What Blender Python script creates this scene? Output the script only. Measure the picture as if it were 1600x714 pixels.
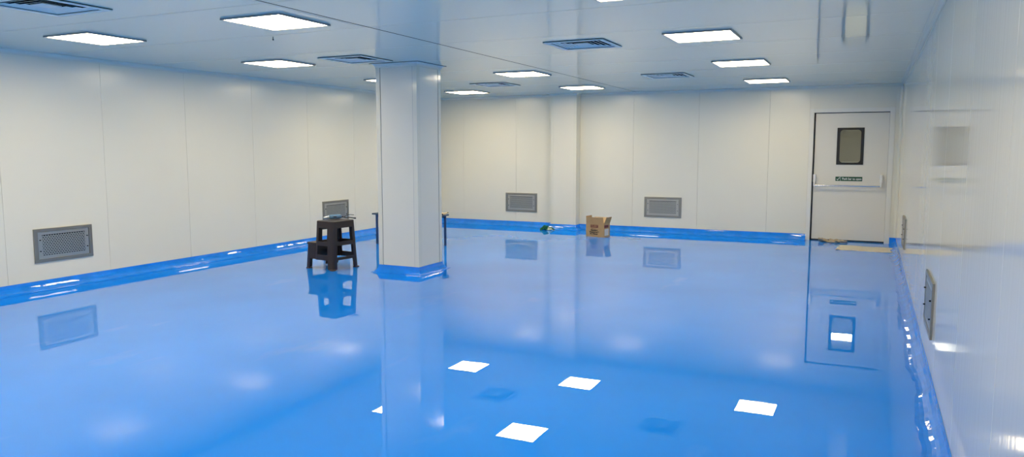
import bpy, bmesh, math, random
from mathutils import Vector, Matrix, noise

S = bpy.context.scene
for o in list(bpy.data.objects):
    bpy.data.objects.remove(o)
COL = S.collection
PI = math.pi

# ------------------------------------------------------------------ camera
H, XR, YB, XL, YF = 2.522, 0.395, 13.388, -8.017, -4.6
CAM_H = 1.503
cam_d = bpy.data.cameras.new('camera')
cam_d.sensor_width = 36.0
cam_d.lens = 1181.4 * 36.0 / 1600.0
cam_d.clip_start = 0.02
cam = bpy.data.objects.new('camera', cam_d)
COL.objects.link(cam)
yaw, pitch = 0.443012, 0.104533
cam.location = (0, 0, CAM_H)
cam.rotation_euler = (PI / 2 - pitch, 0.00045, yaw)
S.camera = cam

# ------------------------------------------------------------------ world, exposure
w = bpy.data.worlds.new('world')
S.world = w
w.use_nodes = True
w.node_tree.nodes['Background'].inputs[0].default_value = (0.6, 0.65, 0.7, 1)
w.node_tree.nodes['Background'].inputs[1].default_value = 0.05
S.view_settings.view_transform = 'Standard'
S.view_settings.look = 'None'
S.view_settings.gamma = 1
S.view_settings.use_curve_mapping = False
S.view_settings.exposure = 0.0
LAMP = 26.3
S.cycles.max_bounces = 14
S.cycles.diffuse_bounces = 8
S.cycles.glossy_bounces = 8
S.cycles.transmission_bounces = 8
S.cycles.caustics_reflective = True
S.cycles.sample_clamp_indirect = 8.0


# ------------------------------------------------------------------ materials
def lin(r, g, b):
    def f(c):
        c /= 255.0
        return c / 12.92 if c <= 0.04045 else ((c + 0.055) / 1.055) ** 2.4
    return (f(r), f(g), f(b), 1)


def mat(name, col, rough=0.5, metal=0.0, spec=0.5, var=0.0, vscale=3.0, bump=0.0, bscale=(20, 20, 20), coat=0.0,
        crough=0.05, rvar=0.0, aniso=0.0, bdist=0.002):
    m = bpy.data.materials.new(name)
    m.use_nodes = True
    nt = m.node_tree
    b = nt.nodes['Principled BSDF']
    b.inputs['Base Color'].default_value = col
    b.inputs['Roughness'].default_value = rough
    b.inputs['Metallic'].default_value = metal
    b.inputs['Specular IOR Level'].default_value = spec
    b.inputs['Coat Weight'].default_value = coat
    b.inputs['Coat Roughness'].default_value = crough
    tc = nt.nodes.new('ShaderNodeTexCoord')
    if var or rvar:
        n = nt.nodes.new('ShaderNodeTexNoise')
        n.inputs['Scale'].default_value = vscale
        n.inputs['Detail'].default_value = 5
        nt.links.new(tc.outputs['Object'], n.inputs['Vector'])
        if var:
            r = nt.nodes.new('ShaderNodeMapRange')
            r.inputs[1].default_value = 0.3
            r.inputs[2].default_value = 0.7
            r.inputs[3].default_value = 1 - var
            r.inputs[4].default_value = 1 + var
            nt.links.new(n.outputs['Fac'], r.inputs[0])
            mx = nt.nodes.new('ShaderNodeVectorMath')
            mx.operation = 'SCALE'
            mx.inputs[0].default_value = col[:3]
            nt.links.new(r.outputs[0], mx.inputs['Scale'])
            nt.links.new(mx.outputs[0], b.inputs['Base Color'])
        if rvar:
            r = nt.nodes.new('ShaderNodeMapRange')
            r.inputs[1].default_value = 0.35
            r.inputs[2].default_value = 0.75
            r.inputs[3].default_value = rough
            r.inputs[4].default_value = rough + rvar
            nt.links.new(n.outputs['Fac'], r.inputs[0])
            nt.links.new(r.outputs[0], b.inputs['Roughness'])
    if bump:
        mp = nt.nodes.new('ShaderNodeMapping')
        mp.inputs['Scale'].default_value = bscale
        nt.links.new(tc.outputs['Object'], mp.inputs['Vector'])
        n2 = nt.nodes.new('ShaderNodeTexNoise')
        n2.inputs['Scale'].default_value = 1.0
        n2.inputs['Detail'].default_value = 2
        nt.links.new(mp.outputs[0], n2.inputs['Vector'])
        bp = nt.nodes.new('ShaderNodeBump')
        bp.inputs['Strength'].default_value = bump
        bp.inputs['Distance'].default_value = bdist
        nt.links.new(n2.outputs['Fac'], bp.inputs['Height'])
        nt.links.new(bp.outputs[0], b.inputs['Normal'])
    return m


M = {}
WALLC = (0.80, 0.765, 0.64, 1)
M['wall_right'] = mat('glossy_panel_right', WALLC, 0.085, spec=0.5, bump=0.2, bscale=(3, 18, 0.15))
M['wall_side'] = mat('coated_panel_side', WALLC, 0.21, spec=0.5, var=0.012, vscale=0.8, bump=0.10, bscale=(3, 9, 0.25))
M['wall_back'] = mat('coated_panel_back', WALLC, 0.22, spec=0.5, var=0.012, vscale=0.8, bump=0.10, bscale=(9, 3, 0.25))
M['ceiling'] = mat('coated_panel_ceiling', (0.84, 0.79, 0.62, 1), 0.075, spec=0.75, bump=0.08, bscale=(0.4, 7, 3))
M['pillar'] = mat('coated_panel_pillar', (0.78, 0.745, 0.63, 1), 0.17, spec=0.5)
M['trim'] = mat('white_aluminium', (0.76, 0.73, 0.61, 1), 0.12, spec=0.5)
M['seal'] = mat('dark_sealant', (0.02, 0.022, 0.024, 1), 1.0, spec=0.0)
M['seal_grey'] = mat('grey_sealant', (0.05, 0.05, 0.05, 1), 1.0, spec=0.0)
M['seal_pale'] = mat('pale_sealant', (0.42, 0.41, 0.38, 1), 0.8, spec=0.1)
M['gap'] = mat('dark_gap', (0.05, 0.055, 0.06, 1), 0.7)
M['cove'] = mat('blue_epoxy_cove', (0.010, 0.235, 0.88, 1), 0.05, spec=0.5, var=0.10, vscale=9, bump=0.35, bscale=(9, 9, 9), bdist=0.006)
M['light_frame'] = mat('lamp_frame', (0.30, 0.29, 0.27, 1), 0.4)  # white frames greyed so their unlit sides read dark
M['steel'] = mat('brushed_steel', (0.62, 0.575, 0.48, 1), 0.30, metal=1.0, bump=0.1, bscale=(2, 2, 160), bdist=0.0005)
M['steel_frame'] = mat('steel_frame', (0.38, 0.345, 0.28, 1), 0.36, metal=1.0)
M['dark'] = mat('black_recess', (0.015, 0.016, 0.018, 1), 0.9, spec=0.1)
M['vent'] = mat('diffuser_white', (0.78, 0.76, 0.66, 1), 0.35)
M['door'] = mat('door_cream', (0.77, 0.735, 0.64, 1), 0.25, spec=0.5)
M['frame'] = mat('door_frame_cream', (0.79, 0.765, 0.68, 1), 0.28, spec=0.5)
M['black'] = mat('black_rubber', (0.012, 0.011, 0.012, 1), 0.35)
M['chrome'] = mat('satin_silver', (0.80, 0.79, 0.77, 1), 0.22, metal=0.85)
M['housing'] = mat('silver_paint', (0.86, 0.85, 0.83, 1), 0.3, metal=0.2)
M['green'] = mat('sign_green', lin(22, 78, 48), 0.4)
M['white'] = mat('sign_white', (0.85, 0.86, 0.83, 1), 0.5)
M['brown'] = mat('brown_plastic', lin(44, 32, 30), 0.40, spec=0.5, bump=0.15, bscale=(60, 60, 60), bdist=0.001)
M['brown_foot'] = mat('worn_brown_plastic', lin(88, 66, 56), 0.5)
M['card'] = mat('cardboard', lin(186, 150, 106), 0.75, spec=0.2, var=0.05, vscale=12)
M['card_in_lit'] = mat('cardboard_inner_lit', lin(205, 178, 138), 0.8, spec=0.2)  # paler tone paints in the light on the back flap's inside
M['maroon'] = mat('maroon_print', lin(112, 42, 36), 0.6)
M['ink'] = mat('black_ink', lin(48, 38, 30), 0.7)
M['paper'] = mat('white_paper', lin(215, 212, 206), 0.7, var=0.05, vscale=30)
M['cloth'] = mat('beige_cloth', lin(205, 196, 178), 0.95, spec=0.1, var=0.10, vscale=9, bump=0.4, bscale=(150, 150, 150))
M['cloth_dirty'] = mat('soiled_cloth', lin(182, 166, 142), 0.95, spec=0.1, var=0.3, vscale=14, bump=0.4, bscale=(150, 150, 150))
M['rag'] = mat('green_cloth', lin(22, 92, 72), 0.85, spec=0.2, var=0.35, vscale=25)
M['rag_pale'] = mat('pale_lining', lin(168, 182, 168), 0.85, spec=0.2)
M['bench'] = mat('bench_steel', lin(70, 92, 112), 0.4, metal=0.2)
M['bench_leg'] = mat('bench_leg_paint', lin(38, 70, 112), 0.4)
M['tool_blue'] = mat('tool_blue', lin(92, 130, 168), 0.4, var=0.1, vscale=30)
M['tool_silver'] = mat('tool_silver', (0.75, 0.76, 0.77, 1), 0.28, metal=0.8)
M['cord'] = mat('black_cord', lin(42, 40, 42), 0.5)
M['wood'] = mat('pale_wood', lin(206, 184, 140), 0.7, var=0.1, vscale=20)
M['corridor_floor'] = mat('pale_floor', (0.85, 0.82, 0.70, 1), 0.15, var=0.03)
M['corridor'] = mat('corridor_paint', (0.45, 0.46, 0.46, 1), 0.5)


def epoxy():
    m = bpy.data.materials.new('blue_epoxy_floor')
    m.use_nodes = True
    nt = m.node_tree
    N, Lk = nt.nodes, nt.links
    b = N['Principled BSDF']
    b.inputs['IOR'].default_value = 1.74
    tc = N.new('ShaderNodeTexCoord')

    def nz(scale, detail, mapscale=(1, 1, 1)):
        mp = N.new('ShaderNodeMapping')
        mp.inputs['Scale'].default_value = mapscale
        Lk.new(tc.outputs['Object'], mp.inputs['Vector'])
        n = N.new('ShaderNodeTexNoise')
        n.inputs['Scale'].default_value = scale
        n.inputs['Detail'].default_value = detail
        Lk.new(mp.outputs[0], n.inputs['Vector'])
        return n.outputs['Fac']

    def ramp(src, a, bb, c, d):
        r = N.new('ShaderNodeMapRange')
        r.inputs[1].default_value = a
        r.inputs[2].default_value = bb
        r.inputs[3].default_value = c
        r.inputs[4].default_value = d
        Lk.new(src, r.inputs[0])
        return r.outputs[0]
    v = ramp(nz(0.9, 6), 0.3, 0.7, 0.94, 1.06)
    sc = N.new('ShaderNodeVectorMath')
    sc.operation = 'SCALE'
    sc.inputs[0].default_value = (0.008, 0.262, 0.945)
    Lk.new(v, sc.inputs['Scale'])
    # pale dried trowel marks
    f = ramp(nz(2.2, 9, (1.0, 0.45, 1)), 0.64, 0.80, 0.0, 0.22)
    mx = N.new('ShaderNodeMix')
    mx.data_type = 'RGBA'
    Lk.new(f, mx.inputs[0])
    Lk.new(sc.outputs[0], mx.inputs[6])
    mx.inputs[7].default_value = (0.20, 0.45, 0.86, 1)
    Lk.new(mx.outputs[2], b.inputs['Base Color'])
    Lk.new(ramp(nz(3.0, 7), 0.55, 0.8, 0.004, 0.02), b.inputs['Roughness'])
    bp = N.new('ShaderNodeBump')
    bp.inputs['Strength'].default_value = 0.03
    bp.inputs['Distance'].default_value = 0.003
    Lk.new(nz(3.5, 2), bp.inputs['Height'])
    Lk.new(bp.outputs[0], b.inputs['Normal'])
    return m


M['floor'] = epoxy()


def emit(name, col, s):
    m = bpy.data.materials.new(name)
    m.use_nodes = True
    b = m.node_tree.nodes['Principled BSDF']
    b.inputs['Base Color'].default_value = (0.8, 0.8, 0.8, 1)
    b.inputs['Emission Color'].default_value = col
    b.inputs['Emission Strength'].default_value = s
    return m


M['lamp'] = emit('lit_diffuser', (1.0, 0.835, 0.55, 1), LAMP)
M['lamp_corridor'] = emit('corridor_lamp', (1.0, 0.92, 0.76, 1), 48.0)


def glass():
    m = bpy.data.materials.new('window_glass')
    m.use_nodes = True
    nt = m.node_tree
    nt.nodes.remove(nt.nodes['Principled BSDF'])
    out = nt.nodes['Material Output']
    t = nt.nodes.new('ShaderNodeBsdfTransparent')
    t.inputs[0].default_value = (0.80, 0.83, 0.78, 1)
    g = nt.nodes.new('ShaderNodeBsdfGlossy')
    g.inputs['Roughness'].default_value = 0.0
    fr = nt.nodes.new('ShaderNodeFresnel')
    fr.inputs[0].default_value = 1.6
    mx = nt.nodes.new('ShaderNodeMixShader')
    nt.links.new(fr.outputs[0], mx.inputs[0])
    nt.links.new(t.outputs[0], mx.inputs[1])
    nt.links.new(g.outputs[0], mx.inputs[2])
    nt.links.new(mx.outputs[0], out.inputs[0])
    return m


M['glass'] = glass()


# ------------------------------------------------------------------ helpers
def tag(o, label, cat, group=None, kind=None):
    if label:
        o['label'] = label
    if cat:
        o['category'] = cat
    if group:
        o['group'] = group
    if kind:
        o['kind'] = kind
    return o


def obj(name, bm, m, parent=None, bevel=0.0, smooth=False, segs=2):
    me = bpy.data.meshes.new(name)
    bmesh.ops.recalc_face_normals(bm, faces=bm.faces[:])
    bm.to_mesh(me)
    bm.free()
    if m is not None:
        for mm in (m if isinstance(m, (list, tuple)) else [m]):
            me.materials.append(mm)
    o = bpy.data.objects.new(name, me)
    COL.objects.link(o)
    if parent is not None:
        o.parent = parent
    if bevel:
        b = o.modifiers.new('bevel', 'BEVEL')
        b.width = bevel
        b.segments = segs
        b.limit_method = 'ANGLE'
        b.angle_limit = math.radians(40)
    if smooth:
        for p in me.polygons:
            p.use_smooth = True
    return o


def struct(name, bm, m, parent=None, **k):
    o = obj(name, bm, m, parent, **k)
    o['kind'] = 'structure'
    return o


def empty(name, loc, rz=0.0):
    o = bpy.data.objects.new(name, None)
    o.location = loc
    o.rotation_euler = (0, 0, rz)
    o.empty_display_size = 0.1
    COL.objects.link(o)
    return o


def box(bm, x0, x1, y0, y1, z0, z1, mi=0):
    vs = [bm.verts.new((x, y, z)) for x in (x0, x1) for y in (y0, y1) for z in (z0, z1)]
    idx = [(0, 1, 3, 2), (4, 6, 7, 5), (0, 4, 5, 1), (2, 3, 7, 6), (0, 2, 6, 4), (1, 5, 7, 3)]
    for f in idx:
        fc = bm.faces.new([vs[i] for i in f])
        fc.material_index = mi
    return vs


def bx(*a):
    bm = bmesh.new()
    box(bm, *a)
    return bm


def quad(bm, pts, mi=0):
    f = bm.faces.new([bm.verts.new(p) for p in pts])
    f.material_index = mi
    return f


def tube(bm, pts, r, n=10, caps=True):
    pts = [Vector(p) for p in pts]
    rings = []
    prev = None
    for i, p in enumerate(pts):
        a = pts[max(i - 1, 0)]
        c = pts[min(i + 1, len(pts) - 1)]
        t = (c - a).normalized()
        if prev is None:
            up = Vector((0, 0, 1)) if abs(t.z) < 0.9 else Vector((1, 0, 0))
            u = t.cross(up).normalized()
        else:
            u = (prev - t * prev.dot(t)).normalized()
        prev = u
        v = t.cross(u)
        rr = r[i] if isinstance(r, (list, tuple)) else r
        rings.append([bm.verts.new(p + (u * math.cos(2 * PI * k / n) + v * math.sin(2 * PI * k / n)) * rr) for k in range(n)])
    for A, B in zip(rings, rings[1:]):
        for k in range(n):
            bm.faces.new((A[k], A[(k + 1) % n], B[(k + 1) % n], B[k]))
    if caps:
        bm.faces.new(rings[0][::-1])
        bm.faces.new(rings[-1])


def sweep(bm, path, closed, prof, inward=1, step=None, wob=None):
    """sweep a closed (out, z) profile along a mitred 2D path; out is to the left of travel * inward"""
    P = [Vector(p) for p in path]
    n = len(P)
    segs = n if closed else n - 1
    st = []     # (point, normal-with-mitre)
    nrm = []
    for i in range(segs):
        d = (P[(i + 1) % n] - P[i]).normalized()
        nrm.append(Vector((-d.y, d.x)) * inward)
    for i in range(segs):
        a, b = P[i], P[(i + 1) % n]
        pi = nrm[i - 1] if (i > 0 or closed) else nrm[i]
        ni = nrm[(i + 1) % segs] if (i < segs - 1 or closed) else nrm[i]

        def mit(n1, n2):
            s = n1 + n2
            return s * (2.0 / s.length_squared)
        ma, mb = mit(pi, nrm[i]), mit(nrm[i], ni)
        L = (b - a).length
        k = max(1, int(L / step)) if step else 1
        for j in range(k):
            t = j / k
            st.append((a.lerp(b, t), ma if j == 0 else nrm[i]))
        if i == segs - 1 and not closed:
            st.append((b, mb))
    rings = []
    for p, nn in st:
        wv = 1.0
        if wob:
            wv = 1 + wob * noise.noise(Vector((p.x * 1.7, p.y * 1.7, 3.3))) + wob * 0.5 * noise.noise(Vector((p.x * 7, p.y * 7, 8.1)))
        rings.append([bm.verts.new((p.x + nn.x * o * wv, p.y + nn.y * o * wv, z)) for o, z in prof])
    m = len(prof)
    cnt = len(rings) if closed else len(rings) - 1
    for i in range(cnt):
        A, B = rings[i], rings[(i + 1) % len(rings)]
        for k in range(m):
            bm.faces.new((A[k], A[(k + 1) % m], B[(k + 1) % m], B[k]))
    if not closed:
        bm.faces.new(rings[0])
        bm.faces.new(rings[-1][::-1])


def cove_prof(w_, h_, n=7, lip=0.005):
    pr = [(0.0005, 0.0005), (0.0005, h_), (lip, h_)]
    for i in range(n + 1):
        t = PI / 2 * i / n
        pr.append((w_ - (w_ - lip) * math.cos(t), h_ * 0.97 - (h_ * 0.97 - 0.003) * math.sin(t)))
    pr.append((w_, 0.0005))
    return pr


def cornice_prof(s, z, n=5):
    pr = [(0.0005, z - 0.0005), (0.0005, z - s)]
    for i in range(n + 1):
        t = PI / 2 * i / n
        pr.append((0.004 + (s - 0.004) * (1 - math.cos(t)), z - s + (s - 0.004) * math.sin(t)))
    pr.append((s, z - 0.0005))
    return pr


def text_bm(bm, txt, size, mtx, mi=0, bold=0.0, width=None):
    cu = bpy.data.curves.new('lettering', 'FONT')
    cu.body = txt
    cu.size = size
    cu.align_x = 'CENTER'
    cu.align_y = 'CENTER'
    cu.offset = bold
    cu.resolution_u = 3
    to = bpy.data.objects.new('lettering', cu)
    COL.objects.link(to)
    dg = bpy.context.evaluated_depsgraph_get()
    me = bpy.data.meshes.new_from_object(to.evaluated_get(dg))
    bpy.data.objects.remove(to)
    xs = [v.co.x for v in me.vertices]
    k = (width / (max(xs) - min(xs))) if width else 1.0
    n0 = len(bm.verts)
    f0 = len(bm.faces)
    for v in me.vertices:
        v.co.x *= k
    me.transform(mtx)
    bm.from_mesh(me)
    bm.faces.ensure_lookup_table()
    for f in bm.faces[f0:]:
        f.material_index = mi
    bpy.data.meshes.remove(me)


# vertical text facing local -Y at depth y
def facing(x, y, z):
    return Matrix.Translation((x, y, z)) @ Matrix.Rotation(PI / 2, 4, 'X')


# ------------------------------------------------------------------ shell
struct('floor', bx(XL - 0.1, XR + 0.1, YF - 0.1, YB + 0.10, -0.1, 0.0), M['floor'])

PW = 1.17
GAP = 0.002


def cuts(a, b, ref):
    k = math.ceil((a - ref) / PW + 1e-6)
    r = [a]
    while ref + k * PW < b - 0.03:
        if ref + k * PW > a + 0.03:
            r.append(ref + k * PW)
        k += 1
    return r + [b]


def panels_y(bm, x0, x1, ys, z0, z1):
    for a, b in zip(ys, ys[1:]):
        box(bm, x0, x1, a + GAP / 2, b - GAP / 2, z0, z1)


def panels_x(bm, xs, y0, y1, z0, z1):
    for a, b in zip(xs, xs[1:]):
        box(bm, a + GAP / 2, b - GAP / 2, y0, y1, z0, z1)


# ceiling: two fields of long panels either side of the long joint, opened for the air diffusers
VENT_AT = [(-5.37, 3.57), (-5.36, 7.15), (-5.44, 10.85), (-2.60, 7.10), (-2.62, 10.58)]
VH = 0.262
CGAP = 0.006
bm = bmesh.new()
sm = bmesh.new()
ys = cuts(YF, YB, 4.17)
for x0, x1 in ((XL, -3.875), (-3.861, XR)):
    for a, b in zip(ys, ys[1:]):
        a2, b2 = a + CGAP / 2, b - CGAP / 2
        hs = [v for v in VENT_AT if x0 < v[0] < x1 and a < v[1] < b]
        if hs:
            vx, vy = hs[0]
            box(bm, x0, vx - VH, a2, b2, H, H + 0.05)
            box(bm, vx + VH, x1, a2, b2, H, H + 0.05)
            box(bm, vx - VH, vx + VH, a2, vy - VH, H, H + 0.05)
            box(bm, vx - VH, vx + VH, vy + VH, b2, H, H + 0.05)
        else:
            box(bm, x0, x1, a2, b2, H, H + 0.05)
        if a > YF:
            box(sm, x0, x1, a - CGAP / 2, a + CGAP / 2, H + 0.001, H + 0.03)
struct('ceiling', bm, M['ceiling'])
struct('trim_7', sm, M['seal_grey'])
struct('ceiling_slab', bx(XL - 0.1, XR + 0.1, YF - 0.1, YB + 0.1, H + 0.101, H + 0.16), M['gap'])
struct('trim_8', bx(-3.875, -3.861, YF, YB - 0.05, H - 0.0006, H + 0.03), M['seal'])
struct('trim_1', bx(-3.915, -3.905, YF, 5.3, H - 0.0015, H - 0.0002), M['trim'])

bm = bmesh.new()
panels_y(bm, XL - 0.08, XL, cuts(YF, YB, 5.91), 0.0, H)
struct('wall_left', bm, M['wall_side'], bevel=0.0015, segs=1)
bm = bmesh.new()
panels_y(bm, XR, XR + 0.08, cuts(YF, YB, 5.2), 0.0, H)
struct('wall_right', bm, M['wall_right'], bevel=0.0015, segs=1)
DX0, DX1, DZ = -0.95, 0.30, 2.155
bm = bmesh.new()
panels_x(bm, cuts(XL, DX0, -3.92), YB, YB + 0.10, 0.0, H)
box(bm, DX0, DX1, YB, YB + 0.10, DZ, H)
box(bm, DX1, XR, YB, YB + 0.10, 0.0, H)
struct('wall_back', bm, M['wall_back'], bevel=0.0015, segs=1)
bm = bmesh.new()
panels_x(bm, cuts(XL, XR, -3.92), YF - 0.08, YF, 0.0, H)
struct('wall_front', bm, M['wall_back'])

# ceiling cornices and corner trims
pr = cornice_prof(0.05, H)
bm = bmesh.new()
sweep(bm, [(XL, YF), (XL, YB)], False, pr, -1)
struct('trim_2', bm, M['trim'])
bm = bmesh.new()
sweep(bm, [(XL, YB), (XR, YB)], False, pr, -1)
struct('trim_3', bm, M['trim'])
bm = bmesh.new()
sweep(bm, [(XR, YB), (XR, YF)], False, pr, -1)
struct('trim_4', bm, M['trim'])


def corner_cove(x, y, sx, sy, s=0.05, z0=0.1, z1=None):
    z1 = z1 or H - 0.05
    pts = [(0.0005, 0.0005), (s, 0.0005), (s, 0.004)]
    for i in range(1, 6):
        t = PI / 2 * i / 6
        pts.append((s - (s - 0.004) * math.sin(t), s - (s - 0.004) * math.cos(t)))
    pts += [(0.004, s), (0.0005, s)]
    bm = bmesh.new()
    A = [bm.verts.new((x + sx * a, y + sy * b, z0)) for a, b in pts]
    B = [bm.verts.new((x + sx * a, y + sy * b, z1)) for a, b in pts]
    n = len(pts)
    for k in range(n):
        bm.faces.new((A[k], A[(k + 1) % n], B[(k + 1) % n], B[k]))
    bm.faces.new(A)
    bm.faces.new(B)
    return bm


struct('trim_5', corner_cove(XR, YB, -1, -1), M['trim'])
struct('trim_6', corner_cove(XL, YB, 1, -1), M['trim'])

# blue coved skirting
PX0, PX1, PY = -5.44, -4.94, 13.17       # pilaster
bm = bmesh.new()
sweep(bm, [(XL, YF), (XL, YB)], False, cove_prof(0.12, 0.10), -1, 0.12, 0.22)
struct('baseboard_left', bm, M['cove'], smooth=False)
bm = bmesh.new()
cp = cove_prof(0.16, 0.10)
sweep(bm, [(XL, YB), (PX0 - 0.001, YB)], False, cp, -1, 0.12, 0.28)
sweep(bm, [(PX1 + 0.001, YB), (DX0, YB)], False, cp, -1, 0.12, 0.28)
sweep(bm, [(DX1, YB), (XR, YB)], False, cp, -1, 0.05, 0.2)
struct('baseboard_back', bm, M['cove'])
bm = bmesh.new()
sweep(bm, [(XR, YB), (XR, YF)], False, cove_prof(0.10, 0.085), -1, 0.06, 0.30)
struct('baseboard_right', bm, M['cove'])

# room inferred beyond the door glass, made long and pale-floored to brighten its reflection
bm = bmesh.new()
RY = 31.0
box(bm, -4.2, 3.0, RY, RY + 0.08, 0, 2.6)
box(bm, -4.28, -4.2, YB + 0.1, RY + 0.08, 0, 2.6)
box(bm, 3.0, 3.08, YB + 0.1, RY + 0.08, 0, 2.6)
box(bm, -4.28, 3.08, YB + 0.1, RY + 0.08, 2.52, 2.6)
box(bm, XR + 0.08, 3.0, YB, YB + 0.1, 0, 2.6)
struct('wall_next_room', bm, M['corridor'])
struct('floor', bx(-4.28, 3.08, YB + 0.10, RY + 0.08, -0.1, 0.0), M['corridor_floor'])
nl = empty('ceiling_light', (-0.43, 17.4, 2.52))
obj('diffuser', bx(-0.3, 0.3, -0.3, 0.3, -0.014, -0.004), M['lamp_corridor'], nl)
obj('frame', bx(-0.32, 0.32, -0.32, 0.32, -0.004, 0.0), M['light_frame'], nl)

# ------------------------------------------------------------------ pillar
CX0, CX1, CY0, CY1 = -5.44, -4.87, 7.65, 8.19
cx, cy = (CX0 + CX1) / 2, (CY0 + CY1) / 2
hx, hy = (CX1 - CX0) / 2, (CY1 - CY0) / 2
t = empty('pillar', (cx, cy, 0))
tag(t, 'free-standing square white panel-clad pillar on a blue floor', 'pillar')
obj('cladding', bx(-hx, hx, -hy, hy, 0, H - 0.001), M['pillar'], t, bevel=0.004)
for sx in (-1, 1):
    for sy in (-1, 1):
        bm = bmesh.new()
        wv, th = 0.055, 0.004
        X, Y = sx * hx, sy * hy
        P = [(X + sx * th, Y + sy * th), (X - sx * wv, Y + sy * th), (X - sx * wv, Y + sy * 0.0005), (X + sx * 0.0005, Y + sy * 0.0005),
             (X + sx * 0.0005, Y - sy * wv), (X + sx * th, Y - sy * wv)]
        A = [bm.verts.new((a, b, 0.06)) for a, b in P]
        B = [bm.verts.new((a, b, H - 0.03)) for a, b in P]
        for k in range(6):
            bm.faces.new((A[k], A[(k + 1) % 6], B[(k + 1) % 6], B[k]))
        bm.faces.new(A)
        bm.faces.new(B)
        obj('corner_trim', bm, M['trim'], t, bevel=0.0015)
sq = [(-hx, -hy), (hx, -hy), (hx, hy), (-hx, hy)]
bm = bmesh.new()
sweep(bm, sq, True, [(o + 0.004 if o > 0.001 else o, z) for o, z in cornice_prof(0.05, H)], -1)
obj('cornice', bm, M['trim'], t)
bm = bmesh.new()
sweep(bm, sq, True, [(o + 0.004 if o > 0.001 else o, z) for o, z in cove_prof(0.075, 0.09)], -1, 0.08, 0.08)
obj('skirting', bm, M['cove'], t)

bm = bmesh.new()
bg = bmesh.new()
e, q = 0.058, 0.0016
box(bm, -hx + e - q, -hx + e + q, -hy - 0.001, -hy + 0.001, 0.09, H - 0.05)
box(bm, hx - 0.001, hx + 0.001, hy - e - q, hy - e + q, 0.09, H - 0.05)
box(bg, hx - e - q, hx - e + q, -hy - 0.001, -hy + 0.001, 0.09, H - 0.05)
box(bg, hx - 0.001, hx + 0.001, -hy + e - q, -hy + e + q, 0.09, H - 0.05)
sweep(bm, sq, True, [(0.052, H - 0.0005), (0.052, H - 0.004), (0.060, H - 0.004), (0.060, H - 0.0005)], -1)  # dark ring paints the shadow gap above the cornice; the strips are sealant
obj('joint_line', bm, M['seal'], t)
obj('joint_line', bg, M['seal_pale'], t)

# pilaster on the back wall
t = empty('pillar', ((PX0 + PX1) / 2, (PY + YB) / 2, 0))
tag(t, 'white engaged pillar projecting from the far wall', 'pillar')
hx, hy = (PX1 - PX0) / 2, (YB - PY) / 2
obj('cladding', bx(-hx, hx, -hy, hy - 0.001, 0, H - 0.001), M['pillar'], t, bevel=0.004)
for sx in (-1, 1):
    bm = bmesh.new()
    box(bm, sx * hx - 0.05 * (sx > 0) - 0.004 * (sx < 0), sx * hx + 0.05 * (sx < 0) + 0.004 * (sx > 0), -hy - 0.004, -hy + 0.0, 0.06, H - 0.03)
    obj('corner_trim', bm, M['trim'], t, bevel=0.0015)
path = [(-hx, hy - 0.001), (-hx, -hy), (hx, -hy), (hx, hy - 0.001)]
bm = bmesh.new()
sweep(bm, path, False, [(o + 0.004 if o > 0.001 else o, z) for o, z in cornice_prof(0.05, H)], -1)
obj('cornice', bm, M['trim'], t)
bm = bmesh.new()
sweep(bm, path, False, [(o + 0.004 if o > 0.001 else o, z) for o, z in cove_prof(0.11, 0.10)], -1, 0.08, 0.15)
obj('skirting', bm, M['cove'], t)

# ------------------------------------------------------------------ door
t = empty('door_1', (-0.33, YB, 0))
t['kind'] = 'structure'
fx0, fx1 = DX0 + 0.33, DX1 + 0.33
lx0, lx1 = -0.55, 0.55
bm = bmesh.new()
box(bm, fx0, lx0 - 0.006, -0.006, 0.10, 0.0, DZ)
box(bm, lx1 + 0.006, fx1, -0.006, 0.10, 0.0, DZ)
box(bm, lx0 - 0.006, lx1 + 0.006, -0.006, 0.10, 2.092, DZ)
obj('door_frame', bm, M['frame'], t, bevel=0.002)
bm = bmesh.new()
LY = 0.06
box(bm, lx0 - 0.006, lx0 + 0.018, LY + 0.008, LY + 0.05, 0.0, 2.092)  # gasket widened at left; its black also stands in for recess shade
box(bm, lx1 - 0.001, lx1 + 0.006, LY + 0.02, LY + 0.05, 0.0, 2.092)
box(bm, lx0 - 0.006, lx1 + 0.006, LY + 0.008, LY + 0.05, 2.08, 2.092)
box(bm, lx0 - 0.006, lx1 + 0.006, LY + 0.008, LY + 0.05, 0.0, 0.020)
obj('gasket_shade', bm, M['black'], t)
wx0, wx1, wz0, wz1 = -0.20, 0.20, 1.25, 1.845
bm = bmesh.new()
g = 0.02
for a in ((lx0 + 0.018, wx0 + g, 0.022, 2.08), (wx1 - g, lx1 + 0.004, 0.022, 2.08), (wx0 + g, wx1 - g, 0.022, wz0 + g), (wx0 + g, wx1 - g, wz1 - g, 2.08)):
    box(bm, a[0], a[1], LY, LY + 0.045, a[2], a[3])
obj('door_leaf', bm, M['door'], t)


def rrect(x0, x1, z0, z1, r, n=6):
    P = []
    for cx_, cz_, a0 in ((x1 - r, z1 - r, 0), (x0 + r, z1 - r, 90), (x0 + r, z0 + r, 180), (x1 - r, z0 + r, 270)):
        for i in range(n + 1):
            a = math.radians(a0 + 90 * i / n)
            P.append((cx_ + r * math.cos(a), cz_ + r * math.sin(a)))
    return P


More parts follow.
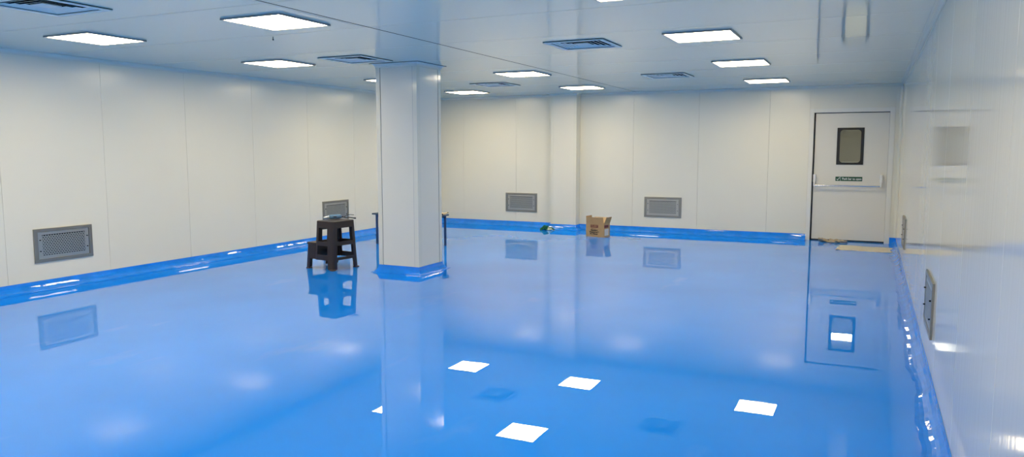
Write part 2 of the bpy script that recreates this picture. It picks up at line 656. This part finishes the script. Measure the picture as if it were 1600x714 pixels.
bm = bmesh.new()
outer = rrect(wx0, wx1, wz0, wz1, 0.004)
inner = rrect(wx0 + 0.045, wx1 - 0.045, wz0 + 0.035, wz1 - 0.035, 0.05)
n = len(outer)
V = [[bm.verts.new((p[0], y, p[1])) for p in loop] for loop, y in ((outer, LY), (outer, LY - 0.008), (inner, LY - 0.008), (inner, LY + 0.02))]
for A, B in zip(V, V[1:]):
    for k in range(n):
        bm.faces.new((A[k], A[(k + 1) % n], B[(k + 1) % n], B[k]))
wf = obj('window_frame', bm, M['black'], t)
bm = bmesh.new()
quad(bm, [(wx0 + 0.02, LY + 0.012, wz0 + 0.02), (wx1 - 0.02, LY + 0.012, wz0 + 0.02), (wx1 - 0.02, LY + 0.012, wz1 - 0.02), (wx0 + 0.02, LY + 0.012, wz1 - 0.02)])
obj('window_pane', bm, M['glass'], wf)
# push bar
pb = empty('panic_bar', (0, 0, 0))
pb.parent = t
for x, x2 in ((-0.517, 0), (0.472, 0)):
    bm = bmesh.new()
    box(bm, x - 0.021, x + 0.021, LY - 0.055, LY, 0.965, 1.09)
    obj('housing', bm, M['housing'], pb, bevel=0.008, segs=3)
    bm = bmesh.new()
    box(bm, x - 0.013, x + 0.013, LY - 0.085, LY - 0.03, 0.895, 0.972)
    obj('lever_arm', bm, M['housing'], pb, bevel=0.006)
bm = bmesh.new()
tube(bm, [(-0.53, LY - 0.072, 0.91), (0.485, LY - 0.072, 0.91)], 0.012, 14)
obj('push_rod', bm, M['chrome'], pb, smooth=False)
# green notice
bm = bmesh.new()
box(bm, -0.20, 0.20, LY - 0.002, LY, 0.985, 1.055, 0)
text_bm(bm, 'Push bar to open', 0.05, facing(0.045, LY - 0.0026, 1.02), 1, 0.0006, 0.285)
box(bm, -0.127, -0.123, LY - 0.0026, LY - 0.001, 0.986, 1.054, 1)
quad(bm, [(-0.183, LY - 0.0026, 1.012), (-0.177, LY - 0.0026, 1.020), (-0.163, LY - 0.0026, 1.008), (-0.165, LY - 0.0026, 0.997)], 1)
quad(bm, [(-0.165, LY - 0.0026, 0.997), (-0.163, LY - 0.0026, 1.008), (-0.142, LY - 0.0026, 1.044), (-0.134, LY - 0.0026, 1.039)], 1)
o = obj('door_sign', bm, [M['green'], M['white']], t)
o['label'] = 'green notice with white tick and lettering'

# ------------------------------------------------------------------ ceiling lights
proto = empty('ceiling_light', (0, 0, H))
s = 0.30
bm = bmesh.new()
for a in ((-s, s, -s, -s + 0.016), (-s, s, s - 0.016, s), (-s, -s + 0.016, -s + 0.016, s - 0.016), (s - 0.016, s, -s + 0.016, s - 0.016)):
    box(bm, a[0], a[1], a[2], a[3], -0.014, 0.0)
obj('frame', bm, M['light_frame'], proto)
obj('diffuser', bx(-s + 0.016, s - 0.016, -s + 0.016, s - 0.016, -0.011, -0.001), M['lamp'], proto)


def copy_thing(src, loc, rz=0.0):
    r = src.copy()
    COL.objects.link(r)
    r.location = loc
    r.rotation_euler = (0, 0, rz)
    for ch in list(src.children):
        c = ch.copy()
        COL.objects.link(c)
        c.parent = r
        for gch in ch.children:
            d = gch.copy()
            COL.objects.link(d)
            d.parent = c
    return r


LIGHTS = [
    (-6.51, 4.78, 'lit square ceiling panel nearest the top left of the photo, by the left wall'),
    (-4.36, 4.79, 'largest lit square ceiling panel, beside the long dark ceiling joint'),
    (-1.45, 4.79, 'lit square ceiling panel cut off by the top edge of the photo'),
    (-6.43, 7.08, 'lit square ceiling panel left of the diffuser that touches the free-standing pillar'),
    (-1.43, 7.03, 'lit square ceiling panel, nearest and largest of the row towards the door'),
    (-6.50, 9.55, 'lit square ceiling panel mostly hidden behind the free-standing pillar'),
    (-4.335, 9.48, 'lit square ceiling panel right of the pillar, larger one beside a small diffuser'),
    (-1.45, 9.40, 'lit square ceiling panel, middle one of the row towards the door'),
    (-6.60, 12.04, 'lit square ceiling panel farthest away just right of the free-standing pillar'),
    (-4.39, 11.97, 'lit square ceiling panel in front of the engaged pillar on the far wall'),
    (-1.47, 11.98, 'lit square ceiling panel, farthest of the row towards the door'),
]
for i, (x, y, lab) in enumerate(LIGHTS):
    o = proto if i == 0 else copy_thing(proto, (x, y, H))
    o.location = (x, y, H)
    tag(o, lab, 'light', 'square LED ceiling panels')
for x in (-6.5, -4.38, -1.45):  # unseen panels added to bring up the light level
    for y in (2.38, -0.02, -2.42):
        o = copy_thing(proto, (x, y, H))
        tag(o, 'added lit square ceiling panel outside the view', 'light', 'added unseen ceiling panels')
for y in (17.4, 20.5, 23.5, 26.5):  # first panel inferred from reflections; farther ones added to brighten that room's floor
    o = nl if y == 17.4 else copy_thing(nl, (-0.43, y, 2.52))
    tag(o, 'lit panel light in the next room behind the door glass, one inferred, others added', 'light', 'ceiling panels of the next room')

t = empty('ceiling_screw', (-4.98, 5.42, H))
tag(t, 'tiny dark screw hanging from the ceiling just beyond the largest lit panel', 'screw')
bm = bmesh.new()
tube(bm, [(0, 0, -0.0005), (0, 0, -0.022)], 0.003, 8)
obj('shank', bm, M['dark'], t)
bm = bmesh.new()
tube(bm, [(0, 0, -0.022), (0, 0, -0.026), (0, 0, -0.032)], [0.006, 0.008, 0.005], 10)
obj('head', bm, M['dark'], t)

# ------------------------------------------------------------------ ceiling air diffusers
proto = empty('air_diffuser', (0, 0, H))


def sqring(bm, r0, z0, r1, z1, th=0.003):
    def ring(r, z):
        return [bm.verts.new((a * r, b * r, z)) for a, b in ((-1, -1), (1, -1), (1, 1), (-1, 1))]
    A, B, C, D = ring(r0, z0), ring(r1, z1), ring(r1, z1 + th), ring(r0 - 0.001, z0 + th)
    for P, Q in ((A, B), (B, C), (C, D), (D, A)):
        for k in range(4):
            bm.faces.new((P[k], P[(k + 1) % 4], Q[(k + 1) % 4], Q[k]))


bm = bmesh.new()
for a in ((-0.30, 0.30, -0.30, -0.252), (-0.30, 0.30, 0.252, 0.30), (-0.30, -0.252, -0.252, 0.252), (0.252, 0.30, -0.252, 0.252)):
    box(bm, a[0], a[1], a[2], a[3], -0.011, -0.005)
obj('frame', bm, M['vent'], proto, bevel=0.0015)
bm = bmesh.new()
for a in ((-0.301, 0.301, -0.301, -0.256), (-0.301, 0.301, 0.256, 0.301), (-0.301, -0.256, -0.256, 0.256), (0.256, 0.301, -0.256, 0.256)):
    box(bm, a[0], a[1], a[2], a[3], -0.0048, -0.0002)  # dark ring stands in for the shadow gap between flange and ceiling
obj('gasket_shade', bm, M['dark'], proto)
bm = bmesh.new()
box(bm, -0.26, 0.26, -0.26, 0.26, 0.094, 0.098)
for a in ((-0.26, 0.26, -0.26, -0.256), (-0.26, 0.26, 0.256, 0.26), (-0.26, -0.256, -0.256, 0.256), (0.256, 0.26, -0.256, 0.256)):
    box(bm, a[0], a[1], a[2], a[3], 0.0005, 0.094)
obj('duct_neck', bm, M['dark'], proto)
for r in (0.250, 0.205, 0.160, 0.115):
    bm = bmesh.new()
    sqring(bm, r - 0.022, 0.0025, r, -0.0025, 0.001)
    obj('louvre', bm, M['vent'], proto)
obj('core', bx(-0.07, 0.07, -0.07, 0.07, -0.0025, 0.003), M['vent'], proto)
VENTS = [
    (-5.37, 3.57, 'square louvred air diffuser cut off at the top left corner of the photo'),
    (-5.36, 7.15, 'square louvred air diffuser in the ceiling touching the top of the free-standing pillar'),
    (-5.44, 10.85, 'small distant square air diffuser left of the two panels right of the pillar'),
    (-2.60, 7.10, 'square louvred air diffuser in mid ceiling, large and fully in view'),
    (-2.62, 10.58, 'thin distant square air diffuser left of the middle door-side panel'),
]
for i, (x, y, lab) in enumerate(VENTS):
    o = proto if i == 0 else copy_thing(proto, (x, y, H))
    o.location = (x, y, H)
    tag(o, lab, 'air vent', 'square ceiling air diffusers')

# ------------------------------------------------------------------ wall return grilles
proto = empty('return_air_grille', (0, 0, 0))
W2, H2 = 0.335, 0.182


def fring(bm, a0, b0, a1, b1, y0, y1):
    for x0, x1, z0, z1 in ((-a0, a0, b1, b0), (-a0, a0, -b0, -b1), (-a0, -a1, -b1, b1), (a1, a0, -b1, b1)):
        box(bm, x0, x1, y0, y1, z0, z1)


bm = bmesh.new()
fring(bm, W2, H2, W2 - 0.042, H2 - 0.036, -0.014, 0.0)
obj('frame', bm, M['steel_frame'], proto, bevel=0.002)
bm = bmesh.new()
a, b = W2 - 0.046, H2 - 0.040
pa, pb_ = a - 0.045, b - 0.028
fring(bm, a, b, pa, pb_, -0.010, -0.004)
rows = 12
cols = 17
ph = 2 * pb_ / rows
pw_ = 2 * pa / cols
for r in range(rows):
    z = -pb_ + r * ph
    box(bm, -pa, pa, -0.0095, -0.004, z - ph * 0.24, z + ph * 0.24)
    for c in range(cols + 1):
        x = -pa + (c + (0.5 if r % 2 else 0.0)) * pw_
        if x <= pa + 1e-6:
            box(bm, max(-pa, x - pw_ * 0.2), min(pa, x + pw_ * 0.2), -0.0095, -0.004, z + ph * 0.24, z + ph * 0.76)
obj('perforated_plate', bm, M['steel'], proto)
obj('filter', bx(-a, a, -0.003, -0.0005, -b, b), M['dark'], proto)
for sx in (-1, 1):
    for sz in (-1, 1):
        bm = bmesh.new()
        tube(bm, [(sx * (a - 0.02), -0.004, sz * 0.06), (sx * (a - 0.02), -0.024, sz * 0.06)], [0.006, 0.005], 8)
        obj('screw', bm, M['dark'], proto)
GR = [
    (XL, 5.36, 0.475, PI / 2, 'perforated steel wall grille low on the left wall, nearest one, unobstructed'),
    (XL, 10.06, 0.475, PI / 2, 'perforated steel wall grille partly hidden behind the brown step stool'),
    (-6.15, YB, 0.470, 0, 'perforated steel grille on the far wall left of the engaged pillar'),
    (-3.36, YB, 0.465, 0, 'perforated steel grille on the far wall right of the cardboard box'),
    (XR, 5.76, 0.468, -PI / 2, 'perforated steel grille on the right wall, nearer one seen almost edge-on'),
    (XR, 10.40, 0.49, -PI / 2, 'small edge-on steel grille on the right wall close to the door corner'),
]
for i, (x, y, z, rz, lab) in enumerate(GR):
    o = proto if i == 0 else copy_thing(proto, (x, y, z), rz)
    o.location = (x, y, z)
    o.rotation_euler = (0, 0, rz)
    tag(o, lab, 'air grille', 'perforated steel wall grilles')


# ------------------------------------------------------------------ brown two-step stool
def ring_shell(name, parent, hx_, hy_, r, levels, openings, topx, topy, ztop, mtl, thick=0.006, cx_=0.0, skip=(), shear=0.0, nocorner=0.0):
    """open-sided rounded-rectangle shell, tapering upward; openings: {side: [(a0, a1, z0, z1)]}, a in -1..1 along the side"""
    NS, NC = 22, 4
    P = []      # (side, a, x, y)
    ux, uy = hx_ - r, hy_ - r
    for side in range(4):
        for i in range(NS + 1):
            a_ = -1 + 2 * i / NS
            if side == 0:
                P.append((0, a_, a_ * ux, -hy_))
            elif side == 1:
                P.append((1, a_, hx_, a_ * uy))
            elif side == 2:
                P.append((2, -a_, -a_ * ux, hy_))
            else:
                P.append((3, -a_, -hx_, -a_ * uy))
        c = ((ux, -uy, -90), (ux, uy, 0), (-ux, uy, 90), (-ux, -uy, 180))[side]
        for i in range(1, NC):
            an = math.radians(c[2] + 90 * i / NC)
            P.append((-1, 0, c[0] + r * math.cos(an), c[1] + r * math.sin(an)))
    bm = bmesh.new()
    V = []
    for z in levels:
        k = z / ztop
        V.append([bm.verts.new((cx_ + x * (1 + (topx - 1) * k) + shear * k, y * (1 + (topy - 1) * k), z)) for _, _, x, y in P])
    n_ = len(P)
    for j in range(len(levels) - 1):
        zm = (levels[j] + levels[j + 1]) / 2
        for i in range(n_):
            p, q = P[i], P[(i + 1) % n_]
            if p[0] >= 0 and p[0] == q[0]:
                am = (p[1] + q[1]) / 2
                if p[0] in skip:
                    continue
                if any(a0 < am < a1 and z0 < zm < z1 for a0, a1, z0, z1 in openings.get(p[0], ())):
                    continue
            if nocorner and zm < abs(nocorner) and (p[2] + q[2]) / 2 * math.copysign(1, nocorner) < -ux:
                continue
            bm.faces.new((V[j][i], V[j][(i + 1) % n_], V[j + 1][(i + 1) % n_], V[j + 1][i]))
    loose = [v for v in bm.verts if not v.link_faces]
    bmesh.ops.delete(bm, geom=loose, context='VERTS')
    o = obj(name, bm, mtl, parent)
    so = o.modifiers.new('solid', 'SOLIDIFY')
    so.thickness = thick
    so.offset = -1
    so.use_even_offset = False
    return o


def slab(name, parent, hx_, hy_, r, z0, z1, mtl, cx_=0.0, bev=0.006):
    P = rrect(-hx_, hx_, -hy_, hy_, r, 6)
    bm = bmesh.new()
    A = [bm.verts.new((cx_ + a_, b_, z0)) for a_, b_ in P]
    B = [bm.verts.new((cx_ + a_, b_, z1)) for a_, b_ in P]
    n_ = len(P)
    for k in range(n_):
        bm.faces.new((A[k], A[(k + 1) % n_], B[(k + 1) % n_], B[k]))
    bm.faces.new(A)
    bm.faces.new(B)
    return obj(name, bm, mtl, parent, bevel=bev, segs=3)


ST = (-6.09, 7.647)
STR = math.radians(-7)
t = empty('step_stool', (ST[0], ST[1], 0), STR)
tag(t, 'dark brown plastic two-step stool with openings, standing left of the pillar', 'stool')
HT = 0.612
lev = [0.012, 0.06, 0.10, 0.125, 0.16, 0.19, 0.24, 0.275, 0.305, 0.33, 0.355, 0.40, 0.45, 0.49, 0.525, 0.56, 0.60]
op = {
    0: [(-1.1, 0.62, 0.0, 0.125), (-0.92, 0.55, 0.19, 0.305), (-0.85, 0.50, 0.355, 0.525)],
    1: [(-0.86, 0.86, 0.0, 0.10), (-0.70, 0.70, 0.0, 0.125), (-0.86, 0.86, 0.16, 0.305), (-0.80, 0.80, 0.355, 0.525)],
    2: [(-1.1, 0.62, 0.0, 0.125), (-0.92, 0.55, 0.19, 0.305), (-0.85, 0.50, 0.355, 0.525)],
    3: [(-0.66, 0.66, 0.0, 0.24), (-0.55, 0.55, 0.355, 0.49)],
}
ring_shell('body', t, 0.168, 0.23, 0.045, lev, op, 0.92, 0.82, HT, M['brown'], 0.012, -0.013, nocorner=0.125)
slab('seat', t, 0.156, 0.190, 0.042, HT - 0.035, HT, M['brown'], -0.013, 0.010)
lev2 = [0.012, 0.06, 0.11, 0.13, 0.16, 0.22, 0.28, 0.325]
op2 = {
    0: [(-0.50, 1.1, 0.0, 0.13)],
    2: [(-0.50, 1.1, 0.0, 0.13)],
    3: [(-0.66, 0.66, 0.0, 0.11)],
}
ls = ring_shell('lower_step', t, 0.10, 0.222, 0.035, lev2, op2, 0.90, 0.92, 0.335, M['brown'], 0.010, -0.235, (1,), 0.012, nocorner=-0.13)
slab('tread', t, 0.098, 0.207, 0.032, 0.305, 0.335, M['brown'], -0.232, 0.008)
for x, y in ((0.128, -0.203), (0.128, 0.203), (-0.30, -0.192), (-0.30, 0.192)):
    slab_o = slab('foot', t, 0.034, 0.034, 0.022, 0.0, 0.016, M['brown_foot'], 0.0, 0.004)
    slab_o.location = (x, y, 0)

# power tool lying on the seat
t = empty('power_tool', (-6.20, 7.73, HT), math.radians(40))
tag(t, 'blue-grey hand power tool with silver nose lying on the brown stool', 'power tool')
R0 = 0.031
bm = bmesh.new()
tube(bm, [(-0.05, 0, R0), (-0.035, 0, R0), (0.05, 0, R0 + 0.002), (0.085, 0, R0 + 0.002), (0.105, 0, R0)], [0.022, 0.028, 0.030, 0.028, 0.018], 16)
obj('body', bm, M['tool_blue'], t, smooth=True)
bm = bmesh.new()
tube(bm, [(-0.125, 0, 0.018), (-0.115, 0, 0.02), (-0.085, 0, 0.024), (-0.048, 0, R0)], [0.008, 0.013, 0.018, 0.021], 14)
obj('nose', bm, M['tool_silver'], t, smooth=True)
bm = bmesh.new()
box(bm, 0.0, 0.04, -0.032, -0.025, R0 - 0.006, R0 + 0.008)
obj('switch', bm, M['cord'], t, bevel=0.002)
bm = bmesh.new()
tube(bm, [(0.10, 0, R0), (0.13, 0.0, R0 - 0.004), (0.16, -0.015, R0 - 0.012), (0.20, -0.05, R0 - 0.008), (0.24, -0.09, R0 - 0.012), (0.275, -0.115, R0 - 0.014)],
     [0.009, 0.008, 0.006, 0.006, 0.007, 0.010], 8)
tube(bm, [(0.13, 0.0, R0 - 0.004), (0.17, 0.02, R0 + 0.014), (0.21, -0.01, R0 + 0.026), (0.255, -0.07, R0 + 0.026)], 0.0035, 8)
obj('power_cord', bm, M['cord'], t, smooth=True)

# ------------------------------------------------------------------ low bench behind the pillar
TB = (-6.545, 10.06)
t = empty('bench', (TB[0], TB[1], 0))
tag(t, 'low blue steel bench mostly hidden behind the free-standing pillar', 'bench')
obj('bench_top', bx(-0.62, 0.60, -0.17, 0.17, 0.468, 0.492), M['bench'], t, bevel=0.003)
for sx in (-0.545, 0.545):
    for sy in (-0.14, 0.14):
        obj('leg', bx(sx - 0.015, sx + 0.015, sy - 0.015, sy + 0.015, 0.0, 0.468), M['bench_leg'], t, bevel=0.003)
bm = bmesh.new()
for sy in (-0.14, 0.14):
    box(bm, -0.526, 0.526, sy - 0.012, sy + 0.012, 0.435, 0.467)
obj('apron_rail', bm, M['bench_leg'], t)


def cloth_bm(w_, d_, nx, ny, amp, seed, base=0.004, freq=7.0, edge=0.0):
    bm = bmesh.new()
    V = []
    for j in range(ny + 1):
        row = []
        for i in range(nx + 1):
            x, y = w_ * (i / nx - 0.5), d_ * (j / ny - 0.5)
            h = noise.noise(Vector((x * freq, y * freq, seed))) * 0.65 + noise.noise(Vector((x * freq * 2.3, y * freq * 2.3, seed + 5))) * 0.35
            e = edge * noise.noise(Vector((x * 9, y * 9, seed + 11)))
            e2 = edge * noise.noise(Vector((x * 9, y * 9, seed + 17)))
            row.append(bm.verts.new((x + e, y + e2, base + amp * max(0.0, h + 0.25))))
        V.append(row)
    for j in range(ny):
        for i in range(nx):
            bm.faces.new((V[j][i], V[j][i + 1], V[j + 1][i + 1], V[j + 1][i]))
    return bm


def solid(o, th, sub=0):
    m_ = o.modifiers.new('solid', 'SOLIDIFY')
    m_.thickness = th
    m_.offset = 1
    if sub:
        s_ = o.modifiers.new('sub', 'SUBSURF')
        s_.levels = s_.render_levels = sub
    return o


o = solid(obj('cloth', cloth_bm(0.16, 0.12, 12, 9, 0.055, 2.2, freq=14, edge=0.02), M['wood'], None, smooth=True), 0.006)
o.location = (-6.03, 10.16, 0.492)
tag(o, 'crumpled cream cloth lying on the right end of the low bench', 'cloth')
t = empty('brush', (-5.99, 10.06, 0.492), math.radians(25))
tag(t, 'small brush lying over the right end of the low bench', 'brush')
bm = bmesh.new()
box(bm, -0.10, 0.035, -0.012, 0.012, 0.001, 0.018)
obj('handle', bm, M['cord'], t, bevel=0.004)
bm = bmesh.new()
box(bm, 0.034, 0.085, -0.026, 0.026, 0.0, 0.024)
obj('bristles', bm, M['cloth_dirty'], t, bevel=0.004)

# ------------------------------------------------------------------ cardboard carton
BW, BD, BH = 0.345, 0.225, 0.225
t = empty('cardboard_box', (-4.24, 12.41, 0), math.radians(-9))
tag(t, 'open brown cardboard box with printed lettering on the floor by the far wall', 'box')
bm = bmesh.new()
a, b, th = BW / 2, BD / 2, 0.004
for q in ((-a, a, -b, -b + th, 0.0, BH), (-a, a, b - th, b, 0.0, BH), (-a, -a + th, -b + th, b - th, 0.0, BH), (a - th, a, -b + th, b - th, 0.0, BH),
          (-a + th, a - th, -b + th, b - th, 0.0, 0.005)):
    box(bm, *q)
obj('carton', bm, M['card'], t)


def flap(name, p0, p1, out, tilt, L, inset=0.006, m_=None):
    """flap hinged on edge p0-p1, tilted outward from vertical"""
    p0, p1, out = Vector(p0), Vector(p1), Vector(out)
    d = (p1 - p0).normalized()
    up = Vector((0, 0, 1)) * math.cos(tilt) + out * math.sin(tilt)
    nn = d.cross(up).normalized() * 0.002
    bm = bmesh.new()
    c = [p0 + d * inset, p1 - d * inset, p1 - d * inset * 2 + up * L, p0 + d * inset * 2 + up * L]
    A = [bm.verts.new(q + nn) for q in c]
    B = [bm.verts.new(q - nn) for q in c]
    for k in range(4):
        bm.faces.new((A[k], A[(k + 1) % 4], B[(k + 1) % 4], B[k]))
    bm.faces.new(A)
    bm.faces.new(B)
    obj(name, bm, m_ or M['card'], t)


flap('flap', (-a, -b + 0.002, BH), (a, -b + 0.002, BH), (0, -1, 0), math.radians(6), 0.115)
flap('flap', (-a, b - 0.002, BH), (a, b - 0.002, BH), (0, 1, 0), math.radians(35), 0.118, m_=M['card_in_lit'])
flap('flap', (-a + 0.002, -b, BH), (-a + 0.002, b, BH), (-1, 0, 0), math.radians(4), 0.128)
flap('flap', (a - 0.002, -b, BH), (a - 0.002, b, BH), (1, 0, 0), math.radians(20), 0.125)
bm = bmesh.new()
y = -b - 0.0012
box(bm, -0.085, 0.062, y, -b, 0.160, 0.208, 0)
text_bm(bm, 'SOLVENT', 0.05, facing(-0.012, y - 0.0005, 0.184), 1, 0.0005, 0.125)
text_bm(bm, 'Batch 01', 0.026, facing(-0.02, y, 0.140), 2, 0.0, 0.085)
text_bm(bm, 'Seamless', 0.036, facing(-0.012, y, 0.115), 2, 0.0022, 0.135)
text_bm(bm, 'Waterproof &', 0.036, facing(-0.012, y, 0.082), 2, 0.0022, 0.195)
text_bm(bm, 'PC Primer', 0.036, facing(-0.018, y, 0.050), 2, 0.0022, 0.155)
o = obj('printing', bm, [M['maroon'], M['card'], M['ink']], t)
bm = bmesh.new()
x = a + 0.0012
box(bm, a, x, -0.095, 0.055, 0.160, 0.205, 0)
box(bm, a, x, -0.085, 0.065, 0.025, 0.140, 1)
o = obj('side_label', bm, [M['maroon'], M['paper']], t)
o['label'] = 'maroon print above a torn white paper label'

# ------------------------------------------------------------------ cloths on the floor
o = solid(obj('floor_cloth', cloth_bm(0.76, 0.58, 30, 24, 0.016, 7.7, freq=5, edge=0.03), M['cloth'], None, smooth=True), 0.010)
o.location = (-0.045, 12.50, 0.0)
o.rotation_euler = (0, 0, math.radians(-3))
tag(o, 'flat beige cloth spread on the blue floor in front of the door', 'cloth')

bm = cloth_bm(0.40, 0.20, 26, 14, 0.12, 31.5, freq=9, edge=0.05)
for v in bm.verts:
    v.co.z *= (1.0 if v.co.x < -0.03 else 0.55)
o = solid(obj('rag', bm, M['cloth_dirty'], None, smooth=True), 0.006)
o.location = (-0.52, 13.24, 0.0)
o.rotation_euler = (0, 0, math.radians(-12))
tag(o, 'crumpled dirty beige rag lying against the bottom of the door', 'rag')

bm = cloth_bm(0.24, 0.20, 18, 14, 0.12, 12.3, freq=13, edge=0.04)
for v in bm.verts:
    v.co.z *= max(0.12, 1 - (v.co.x / 0.14) ** 2)
o = solid(obj('rag', bm, [M['rag'], M['rag_pale']], None, smooth=True), 0.006)
for p in o.data.polygons:
    c = p.center
    if c.x > 0.03 and c.y < -0.01:
        p.material_index = 1
o.location = (-5.44, 12.98, 0.0)
o.rotation_euler = (0, 0, math.radians(5))
tag(o, 'crumpled dark green rag on the floor at the foot of the engaged pillar', 'rag')
